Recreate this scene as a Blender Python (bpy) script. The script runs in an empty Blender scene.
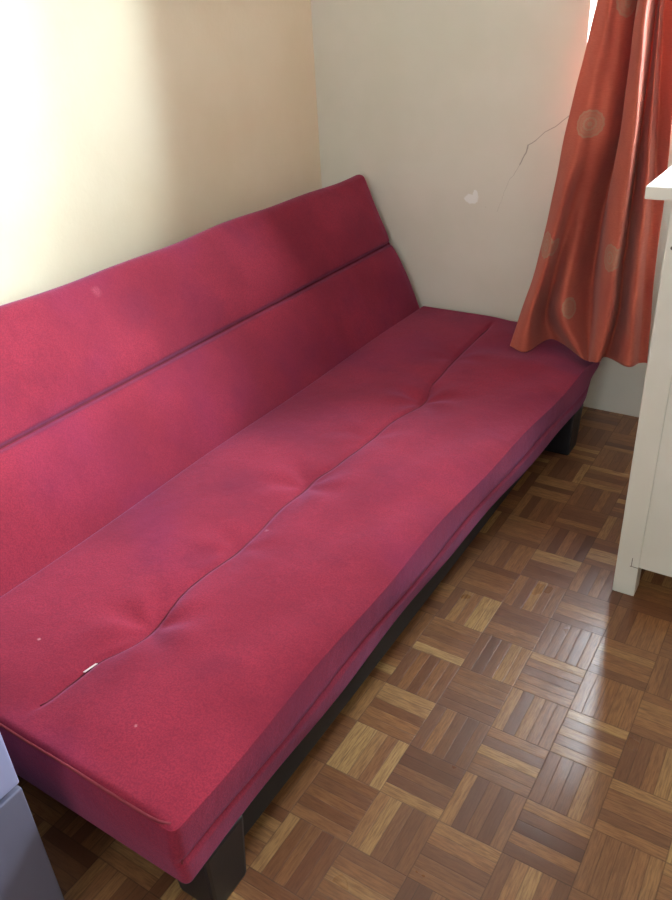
import bpy, bmesh, math, random
from mathutils import Vector, Matrix
random.seed(4)
SC = bpy.context.scene
COL = SC.collection

# ------------------------------------------------------------------ node helper
class NT:
    def __init__(s, mat):
        s.t = mat.node_tree; s.n = s.t.nodes; s.l = s.t.links
    def node(s, typ, **kw):
        n = s.n.new(typ)
        for k, v in kw.items():
            setattr(n, k, v)
        return n
    def set(s, inp, v):
        if isinstance(v, bpy.types.NodeSocket): s.l.new(v, inp)
        else: inp.default_value = v
    def m(s, op, a, b=None, c=None, clamp=False):
        n = s.n.new('ShaderNodeMath'); n.operation = op; n.use_clamp = clamp
        s.set(n.inputs[0], a)
        if b is not None: s.set(n.inputs[1], b)
        if c is not None: s.set(n.inputs[2], c)
        return n.outputs[0]
    def sep(s, v):
        n = s.n.new('ShaderNodeSeparateXYZ'); s.set(n.inputs[0], v); return n.outputs
    def comb(s, x, y, z):
        n = s.n.new('ShaderNodeCombineXYZ')
        for i, v in enumerate((x, y, z)): s.set(n.inputs[i], v)
        return n.outputs[0]
    def mix(s, f, a, b, blend='MIX'):
        n = s.n.new('ShaderNodeMix'); n.data_type = 'RGBA'; n.blend_type = blend
        s.set(n.inputs[0], f); s.set(n.inputs[6], a); s.set(n.inputs[7], b)
        return n.outputs[2]
    def noise(s, vec, scale, detail=2, rough=.5):
        n = s.n.new('ShaderNodeTexNoise'); s.set(n.inputs['Vector'], vec)
        n.inputs['Scale'].default_value = scale; n.inputs['Detail'].default_value = detail
        n.inputs['Roughness'].default_value = rough
        return n.outputs[0]
    def ramp(s, f, stops, interp='LINEAR'):
        n = s.n.new('ShaderNodeValToRGB'); s.set(n.inputs[0], f)
        cr = n.color_ramp; cr.interpolation = interp
        while len(cr.elements) < len(stops): cr.elements.new(.5)
        for e, (p, c) in zip(cr.elements, stops):
            e.position = p; e.color = (*c, 1) if len(c) == 3 else c
        return n.outputs[0]
    def smooth(s, v, a, b, lo=0., hi=1.):
        n = s.n.new('ShaderNodeMapRange'); n.interpolation_type = 'SMOOTHSTEP'
        s.set(n.inputs[0], v)
        for i, q in enumerate((a, b, lo, hi)): n.inputs[i+1].default_value = q
        return n.outputs[0]
    def bump(s, h, strength=.3, dist=.01):
        n = s.n.new('ShaderNodeBump'); s.set(n.inputs['Height'], h)
        n.inputs['Strength'].default_value = strength; n.inputs['Distance'].default_value = dist
        return n.outputs[0]

def srgb(r, g, b):
    f = lambda c: (c/255/12.92) if c/255 <= .04045 else ((c/255+.055)/1.055)**2.4
    return (f(r), f(g), f(b), 1)

def new_mat(name):
    m = bpy.data.materials.new(name); m.use_nodes = True
    nt = NT(m); b = nt.n['Principled BSDF']
    return m, nt, b

def pos(nt): return nt.node('ShaderNodeNewGeometry').outputs['Position']
def objco(nt): return nt.node('ShaderNodeTexCoord').outputs['Object']

# ------------------------------------------------------------------ materials
def mat_paint(name, c1, c2, extra=None, rough=.85):
    m, nt, b = new_mat(name)
    P = pos(nt)
    n = nt.noise(P, 2.2, 4, .6)
    col = nt.mix(nt.smooth(n, .3, .7), c1, c2)
    fine = nt.noise(P, 60, 3, .6)
    h = fine
    if extra: col, h = extra(nt, P, col, h)
    nt.set(b.inputs['Base Color'], col); b.inputs['Roughness'].default_value = rough
    nt.set(b.inputs['Normal'], nt.bump(h, .12, .004))
    return m

CRACK = [(.985, 1.01), (.926, .963), (.885, .93), (.851, .912), (.822, .885), (.800, .872), (.794, .851), (.776, .812), (.758, .778), (.745, .765), (.730, .729), (.705, .655)]
def back_extra(nt, P, col, h):
    x, y, z = nt.sep(P)
    wob = nt.m('MULTIPLY', nt.m('SUBTRACT', nt.noise(P, 30, 3), .5), .014)
    x2 = nt.m('ADD', x, wob); z2 = nt.m('ADD', z, wob)
    dmin = None
    for k, ((ax, az), (bx, bz)) in enumerate(zip(CRACK, CRACK[1:])):
        dx, dz = bx-ax, bz-az; L2 = dx*dx+dz*dz
        px = nt.m('SUBTRACT', x2, ax); pz = nt.m('SUBTRACT', z2, az)
        t = nt.m('DIVIDE', nt.m('ADD', nt.m('MULTIPLY', px, dx), nt.m('MULTIPLY', pz, dz)), L2, clamp=True)
        ex = nt.m('SUBTRACT', px, nt.m('MULTIPLY', t, dx)); ez = nt.m('SUBTRACT', pz, nt.m('MULTIPLY', t, dz))
        d = nt.m('SQRT', nt.m('ADD', nt.m('MULTIPLY', ex, ex), nt.m('MULTIPLY', ez, ez)))
        d = nt.m('MULTIPLY', d, [1.2, 1.1, 1.2, 1.3, 1.0, .6, .7, 2.6, 3.4, 4., 4.5][k])
        dmin = d if dmin is None else nt.m('MINIMUM', dmin, d)
    cr = nt.smooth(dmin, .0003, .0022, .55, 0.)
    col = nt.mix(cr, col, srgb(92, 80, 72))
    # chipped paint: a white filler patch
    wob2 = nt.m('MULTIPLY', nt.m('SUBTRACT', nt.noise(P, 70, 2), .5), .020)
    wob3 = nt.m('MULTIPLY', nt.m('SUBTRACT', nt.noise(P, 55, 2), .5), -.02)
    for cx, cz, rx, rz in ((.611, .692, .026, .017), (.626, .706, .010, .018)):
        ex = nt.m('DIVIDE', nt.m('SUBTRACT', nt.m('ADD', x, wob2), cx), rx)
        ez = nt.m('DIVIDE', nt.m('SUBTRACT', nt.m('ADD', z, wob3), cz), rz)
        d = nt.m('SQRT', nt.m('ADD', nt.m('MULTIPLY', ex, ex), nt.m('MULTIPLY', ez, ez)))
        col = nt.mix(nt.smooth(d, .8, 1.1, 1., 0.), col, srgb(238, 238, 236))
    # small pocks and scuffs
    v = nt.node('ShaderNodeTexVoronoi'); nt.set(v.inputs['Vector'], P); v.inputs['Scale'].default_value = 7
    pk = nt.smooth(v.outputs['Distance'], .012, .03, .35, 0.)
    col = nt.mix(pk, col, srgb(120, 105, 92))
    h = nt.m('SUBTRACT', h, nt.m('MULTIPLY', cr, 2.0))
    return col, h

B = .12235; X0 = 1.0865; Y0 = -1.6106
def mat_parquet():
    m, nt, b = new_mat('wood_parquet')
    P = pos(nt); x, y, z = nt.sep(P)
    u = nt.m('DIVIDE', nt.m('SUBTRACT', x, X0 - 40*B), B)
    v = nt.m('DIVIDE', nt.m('SUBTRACT', y, Y0 - 61*B), B)
    iu = nt.m('FLOOR', u); iv = nt.m('FLOOR', v)
    fu = nt.m('FRACT', u); fv = nt.m('FRACT', v)
    par = nt.m('MODULO', nt.m('ADD', iu, iv), 2.0)        # (40+60)%2==0 : strips along y
    def sel(a, c):                                          # par 0 -> a, 1 -> c
        return nt.m('ADD', nt.m('MULTIPLY', a, nt.m('SUBTRACT', 1.0, par)), nt.m('MULTIPLY', c, par))
    s = sel(fu, fv); t = sel(fv, fu)
    s5 = nt.m('MULTIPLY', s, 5.0); k = nt.m('FLOOR', s5); fs = nt.m('FRACT', s5)
    wn = nt.node('ShaderNodeTexWhiteNoise'); wn.noise_dimensions = '3D'
    nt.set(wn.inputs['Vector'], nt.comb(nt.m('ADD', iu, .37), nt.m('ADD', iv, .11), nt.m('ADD', k, .53)))
    rnd = wn.outputs['Value']; rc = nt.sep(wn.outputs['Color'])
    wb = nt.node('ShaderNodeTexWhiteNoise'); wb.noise_dimensions = '2D'
    nt.set(wb.inputs['Vector'], nt.comb(nt.m('ADD', iu, .2), nt.m('ADD', iv, .7), 0.))
    tone = nt.m('ADD', nt.m('MULTIPLY', rnd, .78), nt.m('MULTIPLY', wb.outputs['Value'], .22))
    col = nt.ramp(tone, [(.03, srgb(76, 46, 34)[:3]), (.16, srgb(112, 72, 48)[:3]), (.42, srgb(134, 92, 60)[:3]),
                         (.70, srgb(156, 110, 70)[:3]), (.94, srgb(188, 150, 98)[:3])])
    # grain along the strip
    g = nt.noise(nt.comb(nt.m('ADD', nt.m('MULTIPLY', s, 40.), nt.m('MULTIPLY', rnd, 90.)), nt.m('MULTIPLY', t, 3.5),
                         nt.m('MULTIPLY', wb.outputs['Value'], 50.)), 1.0, 4, .65)
    col = nt.mix(nt.smooth(g, .3, .75, 0., .7), col, srgb(84, 48, 32), 'MIX')
    col = nt.mix(nt.smooth(nt.noise(P, 1.3, 3), .3, .7, 0., .25), col, srgb(96, 56, 38))
    # joints
    e1 = nt.m('MINIMUM', fs, nt.m('SUBTRACT', 1.0, fs))            # strip edge, in strip widths
    e2 = nt.m('MULTIPLY', nt.m('MINIMUM', t, nt.m('SUBTRACT', 1.0, t)), 5.0)
    e0 = nt.m('MULTIPLY', nt.m('MINIMUM', s, nt.m('SUBTRACT', 1.0, s)), 5.0)
    j = nt.m('MAXIMUM', nt.smooth(e1, .01, .06, .4, 0.), nt.smooth(nt.m('MINIMUM', e2, e0), .01, .07, .5, 0.))
    col = nt.mix(j, col, srgb(44, 24, 16))
    nt.set(b.inputs['Base Color'], col)
    rg = nt.m('ADD', .23, nt.m('MULTIPLY', nt.m('ADD', nt.m('MULTIPLY', rc[1], .5), nt.noise(P, 9, 3)), .12))
    nt.set(b.inputs['Roughness'], nt.m('ADD', rg, nt.m('MULTIPLY', j, .5)))
    nt.set(b.inputs['Coat Weight'], nt.smooth(j, 0., .5, .35, 0.))
    # every strip lies at its own small tilt and is slightly crowned
    tilt = nt.m('MULTIPLY', nt.m('SUBTRACT', rc[0], .5), fs)
    tilt2 = nt.m('MULTIPLY', nt.m('MULTIPLY', nt.m('SUBTRACT', rc[2], .5), t), 2.)
    crown = nt.m('MULTIPLY', nt.m('MULTIPLY', fs, nt.m('SUBTRACT', 1.0, fs)), .5)
    hh = nt.m('ADD', nt.m('ADD', tilt, tilt2), nt.m('ADD', crown, nt.m('MULTIPLY', j, -.5)))
    hh = nt.m('ADD', hh, nt.m('MULTIPLY', g, .10))
    hh = nt.m('ADD', hh, nt.m('MULTIPLY', nt.noise(P, 16, 3), .8))
    nt.set(b.inputs['Normal'], nt.bump(hh, .42, .0016))
    b.inputs['Coat Roughness'].default_value = .14
    return m

def mat_sofa():
    m, nt, b = new_mat('red_sofa_cloth')
    P = pos(nt)
    n1 = nt.noise(P, 3.1, 4, .55); n2 = nt.noise(P, 9, 4, .6)
    col = nt.mix(nt.smooth(n1, .32, .68), srgb(130, 32, 50), srgb(154, 43, 62))
    col = nt.mix(nt.smooth(n2, .52, .8, 0., .35), col, srgb(104, 24, 48))
    # worn, dusty marks
    for cx, cy, cz, r, c, a in ((.229, -1.341, .728, .018, (190, 100, 112), .30), (.233, -1.36, .705, .012, (185, 95, 108), .2),
                                (.25, -1.25, .66, .07, (110, 34, 62), .30), (.72, -1.62, .30, .06, (96, 22, 50), .35), (.62, -1.35, .30, .09, (96, 22, 50), .2), (.30, -1.05, .60, .10, (96, 22, 56), .25),
                                (.78, -1.47, .30, .010, (215, 170, 180), .7), (.765, -1.60, .30, .007, (215, 170, 180), .6),
                                (.62, -1.96, .30, .005, (230, 190, 190), .7), (.93, -2.02, .31, .005, (225, 180, 180), .6)):
        d = nt.node('ShaderNodeVectorMath', operation='DISTANCE'); nt.set(d.inputs[0], P); d.inputs[1].default_value = (cx, cy, cz)
        dd = nt.m('ADD', d.outputs['Value'], nt.m('MULTIPLY', nt.m('SUBTRACT', nt.noise(P, 60, 3), .5), r*.9))
        col = nt.mix(nt.smooth(dd, r*.3, r, a, 0.), col, srgb(*c))
    w = nt.noise(P, 330, 2, .7)
    col = nt.mix(nt.smooth(w, .35, .65, 0., .5), col, srgb(98, 22, 44))
    col = nt.mix(nt.smooth(nt.noise(P, 2.3, 3), .5, .7, 0., .35), col, srgb(118, 34, 74))
    nt.set(b.inputs['Base Color'], col)
    b.inputs['Roughness'].default_value = .9
    b.inputs['Specular IOR Level'].default_value = .2
    b.inputs['Sheen Weight'].default_value = .19; b.inputs['Sheen Roughness'].default_value = .45
    b.inputs['Sheen Tint'].default_value = (.62, .50, 1.0, 1)
    h = nt.m('ADD', nt.m('MULTIPLY', w, .35), nt.m('MULTIPLY', nt.noise(P, 26, 4, .6), 1.6))
    nt.set(b.inputs['Normal'], nt.bump(h, .28, .004))
    return m

def mat_curtain(medals):
    m, nt, b = new_mat('curtain_cloth')
    uv = nt.node('ShaderNodeUVMap').outputs[0]
    u, v, _ = nt.sep(uv)
    P = pos(nt)
    n = nt.noise(P, 7, 3)
    col = nt.mix(nt.smooth(n, .3, .7), srgb(184, 94, 78), srgb(198, 106, 86))
    weave = nt.noise(nt.comb(nt.m('MULTIPLY', u, 40.), nt.m('MULTIPLY', v, 520.), 0.), 1., 2)
    col = nt.mix(nt.smooth(weave, .3, .7, 0., .3), col, srgb(160, 54, 48))
    tot = None
    for c3 in medals:
        dvec = nt.node('ShaderNodeVectorMath', operation='SUBTRACT'); nt.set(dvec.inputs[0], P); dvec.inputs[1].default_value = c3
        dx, dy, dz = nt.sep(dvec.outputs['Vector'])
        dy = nt.m('MULTIPLY', dy, .6)
        r = nt.m('SQRT', nt.m('ADD', nt.m('ADD', nt.m('MULTIPLY', dx, dx), nt.m('MULTIPLY', dz, dz)), nt.m('MULTIPLY', dy, dy)))
        ang = nt.m('ARCTAN2', dz, dx)
        r = nt.m('ADD', r, nt.m('MULTIPLY', nt.m('SINE', nt.m('MULTIPLY', ang, 14.)), .0010))
        def ring(r0, w, a): return nt.smooth(nt.m('ABSOLUTE', nt.m('SUBTRACT', r, r0)), w*.5, w, a, 0.)
        k = nt.m('MAXIMUM', ring(.035, .004, .7), ring(.025, .004, .5))
        k = nt.m('MAXIMUM', k, ring(.016, .004, .8))
        k = nt.m('MAXIMUM', k, ring(.003, .005, .8))
        k = nt.m('MAXIMUM', k, nt.smooth(r, .030, .038, .38, 0.))
        tot = k if tot is None else nt.m('MAXIMUM', tot, k)
    col = nt.mix(tot, col, srgb(176, 146, 124))
    nt.set(b.inputs['Base Color'], col)
    b.inputs['Roughness'].default_value = .82
    b.inputs['Specular IOR Level'].default_value = .25
    b.inputs['Sheen Weight'].default_value = .15
    nt.set(b.inputs['Normal'], nt.bump(nt.m('ADD', weave, nt.m('MULTIPLY', nt.noise(P, 30, 3), 2.)), .2, .002))
    tr = nt.node('ShaderNodeBsdfTranslucent'); nt.set(tr.inputs[0], nt.mix(.35, col, srgb(235, 120, 95)))
    mx = nt.node('ShaderNodeMixShader'); mx.inputs[0].default_value = .13
    nt.l.new(b.outputs[0], mx.inputs[1]); nt.l.new(tr.outputs[0], mx.inputs[2])
    nt.l.new(mx.outputs[0], nt.n['Material Output'].inputs[0])
    return m

def mat_simple(name, c1, c2, rough=.5, scale=20, bump=.05, metallic=0., coat=0.):
    m, nt, b = new_mat(name)
    P = objco(nt)
    col = nt.mix(nt.smooth(nt.noise(P, scale, 3), .3, .7), c1, c2)
    nt.set(b.inputs['Base Color'], col)
    b.inputs['Roughness'].default_value = rough; b.inputs['Metallic'].default_value = metallic
    b.inputs['Coat Weight'].default_value = coat
    nt.set(b.inputs['Normal'], nt.bump(nt.noise(P, scale*8, 3), bump, .002))
    return m

M = {}
M['left'] = mat_paint('cream_wall_paint', srgb(236, 220, 197), srgb(230, 212, 186))
M['back'] = mat_paint('grey_wall_paint', srgb(222, 218, 208), srgb(214, 211, 198), back_extra)
M['room'] = mat_paint('white_wall_paint', srgb(228, 224, 214), srgb(222, 218, 206))
M['ceil'] = mat_paint('ceiling_paint', srgb(238, 236, 230), srgb(232, 230, 224))
M['floor'] = mat_parquet()
M['sofa'] = mat_sofa()
M['black'] = mat_simple('black_plastic', srgb(20, 20, 24), srgb(28, 28, 32), .45)
M['frame'] = mat_simple('shade_black_steel', srgb(14, 13, 14), srgb(20, 18, 18), .7)  # steel blackened to stand for the dark under the sofa
M['cab'] = mat_simple('white_cabinet_paint', srgb(222, 218, 210), srgb(212, 208, 198), .5, 5)
M['mark'] = mat_simple('grey_mark', srgb(90, 84, 78), srgb(110, 100, 92), .7)
M['blue'] = mat_simple('lavender_plastic_lit', srgb(150, 154, 192), srgb(142, 146, 184), .38, 6)
M['blue_shade'] = mat_simple('lavender_plastic_shade', srgb(104, 104, 126), srgb(96, 96, 118), .45, 6)  # same plastic, darker: shade on the lower part put into the colour
M['paper'] = mat_simple('white_paper', srgb(235, 225, 222), srgb(222, 210, 208), .8)
M['win'] = mat_simple('window_paint', srgb(240, 240, 238), srgb(232, 232, 230), .4)
M['rod'] = mat_simple('dark_metal_rod', srgb(70, 60, 52), srgb(84, 72, 62), .4, metallic=.8)
M['pipe'] = mat_simple('piping_cloth', srgb(108, 26, 40), srgb(120, 32, 46), .9, 60)
gm, gnt, gb = new_mat('window_glass')
tb = gnt.node('ShaderNodeBsdfTransparent'); tb.inputs[0].default_value = (.96, .98, .97, 1)
gl = gnt.node('ShaderNodeBsdfGlossy'); gl.inputs['Roughness'].default_value = .02
fz = gnt.node('ShaderNodeFresnel'); fz.inputs[0].default_value = 1.25
mg = gnt.node('ShaderNodeMixShader'); gnt.l.new(fz.outputs[0], mg.inputs[0])
gnt.l.new(tb.outputs[0], mg.inputs[1]); gnt.l.new(gl.outputs[0], mg.inputs[2])
gnt.l.new(mg.outputs[0], gnt.n['Material Output'].inputs[0])
M['glass'] = gm

# ------------------------------------------------------------------ mesh helpers
def link(name, me, mat, parent=None):
    o = bpy.data.objects.new(name, me); COL.objects.link(o)
    if mat: me.materials.append(mat)
    if parent: o.parent = parent
    return o
def smooth_me(me, ang=None):
    for p in me.polygons: p.use_smooth = True
def bm_mesh(name, bm, sm=False):
    me = bpy.data.meshes.new(name); bmesh.ops.recalc_face_normals(bm, faces=bm.faces)
    bm.to_mesh(me); bm.free()
    if sm: smooth_me(me)
    return me
def add_box(bm, x0, x1, y0, y1, z0, z1, bev=0., seg=2):
    r = bmesh.ops.create_cube(bm, size=1)
    for v in r['verts']:
        v.co = Vector(((x0+x1)/2 + v.co.x*(x1-x0), (y0+y1)/2 + v.co.y*(y1-y0), (z0+z1)/2 + v.co.z*(z1-z0)))
    if bev > 0:
        es = list({e for v in r['verts'] for e in v.link_edges})
        bmesh.ops.bevel(bm, geom=es, offset=bev, segments=seg, profile=.6, affect='EDGES')
def box(name, mat, parent, *a, **k):
    bm = bmesh.new(); add_box(bm, *a, **k); return link(name, bm_mesh(name, bm), mat, parent)
def tube(name, mat, parent, pts, r, seg=8):
    bm = bmesh.new(); rings = []
    pts = [Vector(p) for p in pts]
    for i, p in enumerate(pts):
        t = (pts[min(i+1, len(pts)-1)] - pts[max(i-1, 0)]).normalized()
        a = t.orthogonal() if i == 0 else (up - t*up.dot(t)); a.normalize(); up = a
        c = t.cross(a)
        rings.append([bm.verts.new(p + a*r*math.cos(q) + c*r*math.sin(q)) for q in [2*math.pi*j/seg for j in range(seg)]])
    for A, C_ in zip(rings, rings[1:]):
        for j in range(seg): bm.faces.new((A[j], A[(j+1) % seg], C_[(j+1) % seg], C_[j]))
    bm.faces.new(rings[0]); bm.faces.new(rings[-1])
    return link(name, bm_mesh(name, bm, True), mat, parent)

def axis_coords(a, b, r, n, k=5):
    c = [a + r*i/k for i in range(k)] + [a + r + (b-a-2*r)*i/n for i in range(n+1)] + [b - r + r*i/k for i in range(1, k+1)]
    return c
def rbox(lo, hi, r, n, fn=None):
    """closed rounded box, dense grid; fn(co, normal-ish dir) -> displaced co"""
    A = [axis_coords(lo[i], hi[i], r, n[i]) for i in range(3)]
    N = [len(a)-1 for a in A]
    bm = bmesh.new(); V = {}
    def vert(i, j, k):
        key = (i, j, k)
        if key in V: return V[key]
        p = Vector((A[0][i], A[1][j], A[2][k]))
        c = Vector([min(max(p[q], lo[q]+r), hi[q]-r) for q in range(3)])
        d = p - c
        L = max(abs(d.x), abs(d.y), abs(d.z))
        if L > 1e-9:
            nd = d.normalized(); p = c + nd*L
        else: nd = Vector((0, 0, 1))
        if fn: p = fn(p, nd)
        V[key] = bm.verts.new(p); return V[key]
    for (a, b_, c_) in ((0, 1, 2), (1, 2, 0), (2, 0, 1)):
        for side in (0, N[c_]):
            for i in range(N[a]):
                for j in range(N[b_]):
                    q = []
                    for di, dj in ((0, 0), (1, 0), (1, 1), (0, 1)):
                        idx = [0, 0, 0]; idx[a] = i+di; idx[b_] = j+dj; idx[c_] = side
                        q.append(vert(*idx))
                    bm.faces.new(q)
    return bm

def empty(name, loc, label, cat):
    o = bpy.data.objects.new(name, None); COL.objects.link(o); o.location = loc
    o['label'] = label; o['category'] = cat
    return o
def structure(o): o['kind'] = 'structure'; return o
def setp(o, root):            # parent keeping world-space mesh coordinates
    o.data.transform(Matrix.Translation(-Vector(root.location))); o.parent = root; return o

# ------------------------------------------------------------------ room
SKY, GLOW, GLOW2, SUN, HIGH = 13.0, 42.0, 50.0, (1.24, .76, .36), (1.0, 1.0, 1.0)
RX, FY, CH = 2.60, -4.0, 2.6
WX0, WX1, WZ0, WZ1 = .957, 2.25, .972, 2.15
VX0, VX1, VZ0, VZ1 = 1.1, 2.0, 1.3, 2.1
structure(box('floor', M['floor'], None, -.15, RX+.15, FY-.15, .2, -.12, 0))
structure(box('ceiling', M['ceil'], None, -.15, RX+.15, FY-.15, .2, CH, CH+.12))
structure(box('wall_left', M['left'], None, -.15, 0, FY-.15, .2, 0, CH))
structure(box('wall_right', M['room'], None, RX, RX+.15, FY-.15, .2, 0, CH))
bm = bmesh.new()
add_box(bm, 0, VX0, FY-.15, FY, 0, CH); add_box(bm, VX1, RX, FY-.15, FY, 0, CH)
add_box(bm, VX0, VX1, FY-.15, FY, 0, VZ0); add_box(bm, VX0, VX1, FY-.15, FY, VZ1, CH)
structure(link('wall_front', bm_mesh('wall_front', bm), M['room']))
bm = bmesh.new()
add_box(bm, 0, WX0, 0, .2, 0, CH); add_box(bm, WX1, RX, 0, .2, 0, CH)
add_box(bm, WX0, WX1, 0, .2, 0, WZ0); add_box(bm, WX0, WX1, 0, .2, WZ1, CH)
structure(link('wall_back', bm_mesh('wall_back', bm), M['back']))
# window
bm = bmesh.new()
fy0, fy1, t = .10, .15, .04
add_box(bm, WX0, WX1, fy0, fy1, WZ0, WZ0+t, .004); add_box(bm, WX0, WX1, fy0, fy1, WZ1-t, WZ1, .004)
add_box(bm, WX0, WX0+t, fy0, fy1, WZ0, WZ1, .004); add_box(bm, WX1-t, WX1, fy0, fy1, WZ0, WZ1, .004)
cx = (WX0+WX1)/2+.2
add_box(bm, cx-.02, cx+.02, fy0, fy1, WZ0, WZ1, .004)
win = structure(link('window_1', bm_mesh('window_1', bm), M['win']))
box('window_pane', M['glass'], win, WX0+t, WX1-t, .122, .126, WZ0+t, WZ1-t)

bm = bmesh.new()  # unseen window behind the camera, added as front fill light
gy0, gy1 = FY-.11, FY-.06
add_box(bm, VX0, VX1, gy0, gy1, VZ0, VZ0+t, .004); add_box(bm, VX0, VX1, gy0, gy1, VZ1-t, VZ1, .004)
for x in (VX0, (VX0+VX1-t)/2, VX1-t): add_box(bm, x, x+t, gy0, gy1, VZ0+t, VZ1-t, .004)
fill_win = structure(link('fill_window', bm_mesh('fill_window', bm), M['win']))
box('window_pane', M['glass'], fill_win, VX0+t, VX1-t, gy0+.02, gy0+.024, VZ0+t, VZ1-t)

# ------------------------------------------------------------------ sofa bed
SX0, SX1, SY0, SY1, SZ0, SZ1 = .438, 1.100, -2.122, -.025, .148, .298
SEAM = [(-2.10, .740), (-2.044, .746), (-1.947, .751), (-1.87, .775), (-1.822, .772), (-1.70, .758), (-1.598, .764), (-1.483, .762), (-1.36, .752),
        (-1.245, .750), (-1.15, .768), (-1.048, .775), (-.90, .782), (-.80, .800), (-.724, .795), (-.60, .768), (-.40, .750), (-.148, .744), (0, .74)]
TUFTS = [(.772, -1.825, .022), (.764, -1.55, .010), (.752, -1.27, .016), (.778, -1.0, .008), (.795, -.735, .020), (.752, -.42, .008)]
def seam_x(y):
    for (ya, xa), (yb, xb) in zip(SEAM, SEAM[1:]):
        if ya <= y <= yb:
            s = (y-ya)/(yb-ya); s = s*s*(3-2*s); return xa + (xb-xa)*s
    return SEAM[0][1] if y < SEAM[0][0] else SEAM[-1][1]
def sst(a, b, v):
    s = min(max((v-a)/(b-a), 0), 1); return s*s*(3-2*s)
def seat_fn(p, nd):
    x, y, z = p
    top = sst(.165, .29, z)
    fade = sst(SY0+.02, SY0+.10, y)*(1-sst(SY1-.12, SY1-.03, y))
    if nd.z > .2 or (abs(nd.z-1) < 1e-6):
        xs = seam_x(y)
        h = 0.
        fr = (x-xs)/(SX1-xs) if x > xs else (xs-x)/(xs-.43)
        fr = min(max(fr, 0), 1)
        edge = min(sst(0, .10, y-SY0), sst(0, .14, SY1-y))
        h += .0075*(1-abs(2*fr-1)**2.4)*edge*(.7 if x < xs else 1.)
        h += .004*math.sin(y*7.3+x*3)*math.sin(x*9)*edge
        h -= .0085*math.exp(-((x-xs)/.0065)**2)*fade
        h -= .0035*math.exp(-((x-xs)/.04)**2)*fade
        for tx, ty, d in TUFTS:
            dx, dy = x-tx, y-ty; rr = math.hypot(dx, dy)
            h -= d*.62*math.exp(-(rr/.055)**2)
            a = math.atan2(dy, dx)
            h += d*.16*math.cos(a*5+ty*7)*math.exp(-((rr-.07)/.05)**2)
        # soft drag wrinkles near the front edge
        h += .0025*math.sin((y*1.0 - x*1.6)*16)*sst(.85, 1.0, x)*edge
        h -= .010*sst(-.32, -.12, y)*sst(.80, 1.05, x)          # far corner sags under the curtain
        h -= .011*min(max((x-1.01)/.09, 0), 1)**2.5
        h -= .012*sst(-.40, -.28, y)*sst(.70, .85, x)
        p.z += h*max(nd.z, 0)
    if nd.x > .3 and x > 1.0:                                     # front face
        k = nd.x
        p.x += (.006*math.sin((z-.165)/.133*math.pi) - .0055*math.exp(-((z-.213-.004*math.sin(y*6))/.006)**2)
                + .003*math.sin(y*13+z*30))*k
    # seat runs a touch deeper at the window end
    p.x += .040*sst(-1.4, -.2, y)*sst(.85, 1.09, x)
    if nd.y < -.3:
        p.y -= .006*math.sin((z-.165)/.133*math.pi)*(-nd.y)*sst(.4, .5, x)
    # rounded, sagging far front corner
    k = sst(-.34, -.06, y)*sst(.93, 1.13, x)
    p.z -= .045*k*top
    p.x -= .035*k*(1-top)
    p.y -= .055*k*sst(-.2, -.05, y); p.x -= .035*k*sst(-.16, -.03, y)
    return p
sofa = empty('sofa_bed', (.6, -1.07, 0), 'long crimson fabric click-clack sofa bed with reclined back against the cream wall', 'sofa')
seat = link('seat_cushion', bm_mesh('seat_cushion', rbox((SX0, SY0, SZ0), (SX1, SY1, SZ1), .013, (130, 240, 22), seat_fn), True), M['sofa']); setp(seat, sofa)

# backrest: local x = depth behind the face, z = up the slope
J = Vector((.434, 0, .300)); TOPF = Vector((.214, 0, .758))
vdir = (TOPF-J).normalized(); BL = (TOPF-J).length
ndir = Vector((vdir.z, 0, -vdir.x))             # out of the face, towards the room
BTH = .085
def back_fn(p, nd):
    x, y, z = p
    e = min(sst(0, .07, y-SY0), sst(0, .07, SY1-y))
    if nd.x > .2:
        vm = BL*.495
        h = -.024*math.exp(-((z-vm)/.006)**2)*sst(0, .02, e+.004) - .005*math.exp(-((z-vm)/.03)**2)
        f = (z-vm)/(BL-vm) if z > vm else (vm-z)/vm
        f = min(max(f, 0), 1)
        h += .010*(1-(2*f-1)**2)*e
        h += .004*math.sin(y*5.1+1.3)*math.sin(z*11+.8) + .0025*math.sin(y*11+z*14)
        h -= .007*math.exp(-((y+1.25)/.12)**2-((z-.38)/.07)**2)
        p.x += h*nd.x
    if nd.z > .3: p.z += (.003*math.sin(y*6.5)+.002*math.sin(y*15+1))*nd.z
    return J + ndir*p.x + vdir*p.z + Vector((0, p.y, 0))
back = link('backrest', bm_mesh('backrest', rbox((-BTH, SY0, -.07), (0, SY1-.005, BL+.012), .026, (6, 220, 150), back_fn), True), M['sofa']); setp(back, sofa)

# piping round the near end of the seat and down its corner
pp = []
for i in range(40):
    x = .45 + (1.088-.45)*i/39
    k = sst(1.055, 1.088, x)
    pp.append((x, SY0-.0005+.009*k*k, .2915+.001*math.sin(x*30)-.004*k))
setp(tube('piping', M['pipe'], None, pp, .0026), sofa)
pp = [(1.0965+.002*math.sin(i*.4), SY0+.0045, .280-.115*i/12) for i in range(13)]
setp(tube('piping', M['pipe'], None, pp, .0022), sofa)

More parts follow.
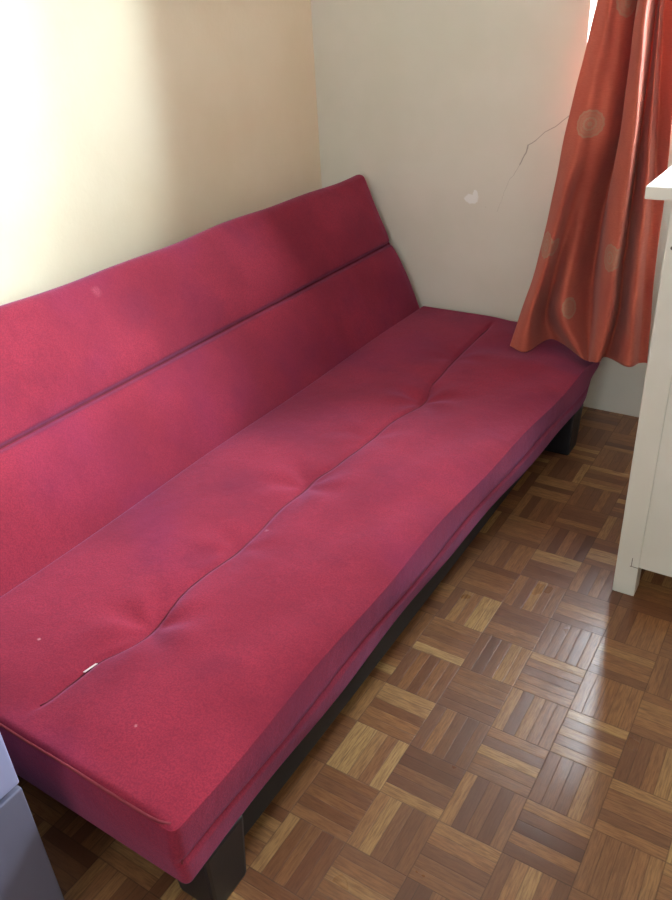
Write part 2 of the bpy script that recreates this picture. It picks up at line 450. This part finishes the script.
# dark tubes painting the shade inside the seat crease and backrest groove
M['seam_shade'] = mat_simple('crease_shade', srgb(90, 22, 38), srgb(100, 26, 44), .95, 60)  # cloth colour darkened to stand for crease shade
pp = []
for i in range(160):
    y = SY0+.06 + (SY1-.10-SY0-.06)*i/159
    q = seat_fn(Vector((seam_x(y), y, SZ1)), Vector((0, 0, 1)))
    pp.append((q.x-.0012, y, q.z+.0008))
setp(tube('seam_shade', M['seam_shade'], None, pp, .0016, 6), sofa)
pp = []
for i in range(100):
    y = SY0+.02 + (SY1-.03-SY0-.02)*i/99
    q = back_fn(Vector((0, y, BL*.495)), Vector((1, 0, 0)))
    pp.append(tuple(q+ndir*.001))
setp(tube('seam_shade', M['seam_shade'], None, pp, .0024, 6), sofa)

# steel under-frame, made deep and near black to imitate shade below the seat
bm = bmesh.new()
for y in (-2.06, -1.07, -.11): add_box(bm, .44, 1.065, y-.015, y+.015, .075, .155, .003)
for x in (.455, 1.068): add_box(bm, x-.015, x+.015, -2.0449, -.1251, .075, .155, .003)
fr = link('under_frame', bm_mesh('under_frame', bm), M['frame']); setp(fr, sofa)
# stout tapered black legs
for (x, y) in ((1.05, -2.03), (1.088, -.325), (.52, -2.03), (.52, -.325)):
    bm = bmesh.new(); add_box(bm, x-.050, x+.050, y-.050, y+.050, 0, .158, .008)
    for v in bm.verts:
        k = 1-.18*(1-v.co.z/.166); v.co.x = x+(v.co.x-x)*k; v.co.y = y+(v.co.y-y)*k
    setp(link('leg', bm_mesh('leg', bm), M['black']), sofa)

# slip of paper caught in the seat seam
bm = bmesh.new()
px, py = .751, -1.958
NP = 8; ra = []
for i in range(NP+1):
    s = i/NP
    x = px+.004*(s-.5); y = py - .013+.026*s; z = .2905
    ra.append((bm.verts.new((x-.0015, y, z+.001)), bm.verts.new((x+.0045, y, z+.0035))))
for a, c in zip(ra, ra[1:]): bm.faces.new((a[0], a[1], c[1], c[0]))
me = bm_mesh('paper_slip', bm)
pa = link('paper_slip', me, M['paper']); md = pa.modifiers.new('Solidify', 'SOLIDIFY'); md.thickness = .0008
pa['label'] = 'tiny white slip of paper caught in the seat crease of the red sofa'; pa['category'] = 'paper'

# ------------------------------------------------------------------ curtain
NET = [
 [(1.125,-0.090,2.250),(1.140,-0.115,2.250),(1.145,-0.105,2.250),(1.150,-0.095,2.250),(1.158,-0.070,2.250),(1.170,-0.095,2.250),(1.184,-0.125,2.250),(1.190,-0.085,2.250),(1.200,-0.11,2.250),(1.208,-0.08,2.250),(1.225,-0.090,2.250)],
 [ (1.070,-0.090,1.917),(1.092,-0.120,1.907),(1.097,-0.105,1.909),(1.104,-0.090,1.911),(1.106,-0.045,1.919),(1.124,-0.090,1.907),(1.151,-0.140,1.892),(1.141,-0.060,1.910),(1.158,-0.100,1.898),(1.156,-0.050,1.909),(1.186,-0.080,1.897) ],
 [ (1.049,-0.100,1.528),(1.084,-0.140,1.522),(1.095,-0.125,1.522),(1.108,-0.110,1.522),(1.109,-0.030,1.527),(1.130,-0.110,1.519),(1.163,-0.180,1.511),(1.152,-0.060,1.520),(1.173,-0.110,1.515),(1.169,-0.050,1.519),(1.209,-0.090,1.512) ],
 [ (1.005,-0.100,1.267),(1.053,-0.155,1.266),(1.070,-0.130,1.265),(1.091,-0.110,1.263),(1.101,-0.025,1.260),(1.116,-0.120,1.262),(1.158,-0.200,1.262),(1.150,-0.055,1.259),(1.174,-0.115,1.259),(1.169,-0.045,1.258),(1.223,-0.100,1.257) ],
 [ (0.980,-0.100,1.121),(1.035,-0.155,1.124),(1.058,-0.130,1.122),(1.085,-0.110,1.120),(1.099,-0.025,1.113),(1.114,-0.120,1.120),(1.162,-0.200,1.126),(1.152,-0.055,1.115),(1.181,-0.115,1.119),(1.179,-0.045,1.113),(1.232,-0.100,1.117) ],
 [ (0.951,-0.110,0.936),(1.013,-0.170,0.946),(1.043,-0.145,0.943),(1.077,-0.125,0.941),(1.098,-0.025,0.928),(1.112,-0.120,0.942),(1.170,-0.205,0.955),(1.156,-0.070,0.936),(1.195,-0.135,0.946),(1.198,-0.060,0.935),(1.245,-0.110,0.944) ],
 [ (0.936,-0.140,0.740),(0.992,-0.210,0.758),(1.001,-0.130,0.742),(1.037,-0.110,0.740),(1.069,-0.025,0.725),(1.107,-0.140,0.751),(1.172,-0.225,0.774),(1.161,-0.090,0.745),(1.216,-0.180,0.767),(1.224,-0.110,0.753),(1.258,-0.130,0.760) ],
 [ (0.913,-0.180,0.530),(0.967,-0.250,0.556),(0.961,-0.130,0.521),(1.026,-0.180,0.543),(1.063,-0.050,0.511),(1.125,-0.200,0.560),(1.178,-0.265,0.585),(1.170,-0.130,0.546),(1.234,-0.240,0.584),(1.246,-0.180,0.569),(1.273,-0.190,0.575) ],
 [ (0.887,-0.220,0.390),(0.946,-0.285,0.421),(0.938,-0.110,0.361),(1.035,-0.250,0.422),(1.087,-0.130,0.389),(1.147,-0.260,0.442),(1.191,-0.300,0.462),(1.182,-0.170,0.417),(1.249,-0.285,0.466),(1.262,-0.210,0.442),(1.287,-0.220,0.449) ],
 [ (0.878,-0.270,0.300),(0.945,-0.305,0.304),(0.977,-0.150,0.297),(1.109,-0.280,0.307),(1.130,-0.260,0.289),(1.152,-0.300,0.306),(1.177,-0.315,0.316),(1.173,-0.220,0.295),(1.262,-0.315,0.316),(1.279,-0.250,0.306),(1.302,-0.250,0.310) ]]
def crom(p0, p1, p2, p3, t):
    return [.5*((2*b)+(-a+c)*t+(2*a-5*b+4*c-d)*t*t+(-a+3*b-3*c+d)*t**3) for a, b, c, d in zip(p0, p1, p2, p3)]
def spline(pts, n):
    out = []; N = len(pts)
    for i in range(N-1):
        P = [pts[max(i-1, 0)], pts[i], pts[i+1], pts[min(i+2, N-1)]]
        for k in range(n): out.append(crom(*P, k/n))
    out.append(list(pts[-1])); return out
CU, CV = 9, 12
dense_rows = [spline(r, CU) for r in NET]
cols = [spline([dense_rows[i][j] for i in range(len(NET))], CV) for j in range(len(dense_rows[0]))]
NU, NVV = len(cols), len(cols[0])
WIDTH = .78
bm = bmesh.new(); uvl = bm.loops.layers.uv.new('UVMap')
# arc length across every row gives the cloth's own width coordinate
G = [[Vector(cols[j][i]) for j in range(NU)] for i in range(NVV)]
UVG = []
for i in range(NVV):
    acc = [0.]
    for j in range(1, NU): acc.append(acc[-1]+(G[i][j]-G[i][j-1]).length)
    UVG.append([(a, G[i][j].z) for j, a in enumerate(acc)])
for i in range(NVV):
    for j in range(NU):
        p = G[i][j]; p.y = min(p.y, -.02); p.y += .0015*math.sin(p.z*40+j*.6)
vs = [[bm.verts.new(G[i][j]) for j in range(NU)] for i in range(NVV)]
for i in range(NVV-1):
    for j in range(NU-1):
        f = bm.faces.new((vs[i][j], vs[i+1][j], vs[i+1][j+1], vs[i][j+1]))
        for lp, (a, c) in zip(f.loops, ((i, j), (i+1, j), (i+1, j+1), (i, j+1))): lp[uvl].uv = UVG[a][c]
medals = [(1.034, -0.16, 0.961), (0.951, -0.21, 0.621), (1.064, -0.24, 0.446), (1.154, -0.24, 0.611), (1.102, -0.12, 1.258)]
medals.append((1.12, -.14, 1.66))
M['curtain'] = mat_curtain(medals)
me = bm_mesh('curtain', bm, True)
cur = link('curtain', me, M['curtain'])
md = cur.modifiers.new('Solidify', 'SOLIDIFY'); md.thickness = .0012; md.offset = 0
cur['label'] = 'orange-red window curtain with beige ringed medallions draped onto the sofa end'; cur['category'] = 'curtain'
rod = empty('curtain_rod', (1.45, -.10, 2.27), 'dark metal curtain rod above the window, holding the orange-red curtain', 'curtain rod')
setp(tube('rod', M['rod'], None, [(.80, -.10, 2.27), (1.6, -.10, 2.27), (2.42, -.10, 2.27)], .011, 12), rod)
for x in (.86, 2.36): setp(box('bracket', M['rod'], None, x-.008, x+.008, -.10, 0, 2.262, 2.278, bev=.002), rod)

# ------------------------------------------------------------------ white cabinet on the right
cab = empty('white_cabinet', (1.72, -.64, 0), 'white painted wooden cabinet on square legs at the right, in front of the curtain', 'cabinet')
cx0, cx1, cy0, cy1, ct = 1.427, 2.03, -.95, -.33, .948
setp(box('cabinet_top', M['cab'], None, cx0-.045, cx1+.045, cy0-.033, cy1+.03, ct, ct+.024, bev=.003), cab)
PW = .052
for x in (cx0, cx1-PW):
    for y in (cy0, cy1-PW):
        setp(box('leg', M['cab'], None, x, x+PW, y, y+PW, 0, ct, bev=.0025), cab)
setp(box('side_panel', M['cab'], None, cx0+.008, cx0+.024, cy0+PW, cy1-PW, .087, ct, bev=.001), cab)
setp(box('side_panel', M['cab'], None, cx1-.024, cx1-.008, cy0+PW, cy1-PW, .087, ct, bev=.001), cab)
setp(box('front_panel', M['cab'], None, cx0+PW, cx1-PW, cy0+.003, cy0+.019, .087, ct, bev=.001), cab)
setp(box('back_panel', M['cab'], None, cx0+PW, cx1-PW, cy1-.019, cy1-.006, .087, ct, bev=.001), cab)
setp(box('bottom_panel', M['cab'], None, cx0+.024, cx1-.024, cy0+.02, cy1-.02, .092, .108), cab)
bm = bmesh.new()
bmesh.ops.create_cone(bm, cap_ends=True, segments=12, radius1=.004, radius2=.003, depth=.003, matrix=Matrix.Translation((1.440, cy0-.0005, .853)) @ Matrix.Rotation(math.pi/2, 4, 'X'))
sc_ = setp(link('screw_head', bm_mesh('screw_head', bm), M['mark']), cab); sc_['label'] = 'small dark screw head'
bm = bmesh.new()                                     # glue-line marks where the bottom rail meets the leg
add_box(bm, 1.4615, 1.4630, cy0-.0006, cy0+.001, .088, .112); add_box(bm, 1.4590, 1.4780, cy0-.0006, cy0+.001, .0865, .0880)
setp(link('joint_mark', bm_mesh('joint_mark', bm), M['mark']), cab)

# ------------------------------------------------------------------ lavender drawer unit bottom left
dr = empty('drawer_unit', (.64, -2.45, 0), 'bluish-lavender plastic drawer unit standing past the near end of the red sofa', 'drawer unit')
bx0, bx1, by0, by1, bz = .42, .885, -2.70, -2.20, .70
setp(box('body', M['blue_shade'], None, bx0, bx1-.014, by0, by1-.003, .0, bz, bev=.006), dr)
for (z0, z1, mm) in ((.346, .69, 'blue'), (.012, .336, 'blue_shade')):
    d = setp(box('drawer', M[mm], None, bx1-.0135, bx1+.002, by0+.004, by1, z0, z1, bev=.004, seg=3), dr)
    h = box('handle', M[mm], None, bx1+.0025, bx1+.014, -2.52, -2.38, z1-.075, z1-.058, bev=.003); h.data.transform(Matrix.Translation(-Vector(dr.location))); h.parent = d
    if mm == 'blue': d['label'] = 'upper drawer in the lit tone of the lavender plastic'

# ------------------------------------------------------------------ light
# hazy sky: a broad bright area round the low sun outside the back window
w = bpy.data.worlds.new('World'); SC.world = w; w.use_nodes = True
wn = NT(w); bg = wn.n['Background']
D = wn.node('ShaderNodeTexCoord').outputs['Generated']
dt = wn.node('ShaderNodeVectorMath', operation='DOT_PRODUCT'); wn.set(dt.inputs[0], D)
dt.inputs[1].default_value = Vector(SUN).normalized()
dv = dt.outputs['Value']
g1 = wn.smooth(dv, math.cos(math.radians(46)), math.cos(math.radians(6)))
dh = wn.node('ShaderNodeVectorMath', operation='DOT_PRODUCT'); wn.set(dh.inputs[0], D)
dh.inputs[1].default_value = Vector(HIGH).normalized()
g2 = wn.smooth(dh.outputs['Value'], math.cos(math.radians(55)), math.cos(math.radians(10)))
wn.set(bg.inputs[0], wn.mix(g1, (.82, .90, 1.0, 1), (.83, 1.0, 1.06, 1)))
wn.set(bg.inputs[1], wn.m('ADD', wn.m('ADD', SKY, wn.m('MULTIPLY', g1, GLOW)), wn.m('MULTIPLY', g2, GLOW2)))
def portal(name, sx, sy, loc, rot):
    ld = bpy.data.lights.new(name, 'AREA'); ld.shape = 'RECTANGLE'; ld.size = sx; ld.size_y = sy
    ld.cycles.is_portal = True
    lo = bpy.data.objects.new(name, ld); COL.objects.link(lo); lo.location = loc; lo.rotation_euler = rot
portal('window_daylight', WX1-WX0, WZ1-WZ0, ((WX0+WX1)/2, .19, (WZ0+WZ1)/2), (-math.pi/2, 0, 0))
portal('window_daylight', VX1-VX0, VZ1-VZ0, ((VX0+VX1)/2, FY-.14, (VZ0+VZ1)/2), (math.pi/2, 0, 0))  # portal of the added fill opening

# ------------------------------------------------------------------ camera
cd = bpy.data.cameras.new('Camera'); cam = bpy.data.objects.new('Camera', cd); COL.objects.link(cam)
R = Matrix(((0.84509843, -0.22514715, 0.48488906), (0.53197971, 0.44402799, -0.72099704), (-0.05297388, 0.86726461, 0.49502108)))
cam.matrix_world = Matrix.Translation((1.7140897, -2.56178699, 1.3)) @ R.to_4x4()
cd.sensor_fit = 'VERTICAL'; cd.sensor_height = 24; cd.lens = 785.03*24/900; cd.clip_start = .02
SC.camera = cam
SC.view_settings.view_transform = 'Standard'; SC.view_settings.look = 'None'
SC.view_settings.gamma = 1; SC.view_settings.use_curve_mapping = False
SC.view_settings.exposure = 0.12
SC.cycles.max_bounces = 12; SC.cycles.diffuse_bounces = 8
SC.cycles.sample_clamp_indirect = 20
SC.cycles.use_denoising = True
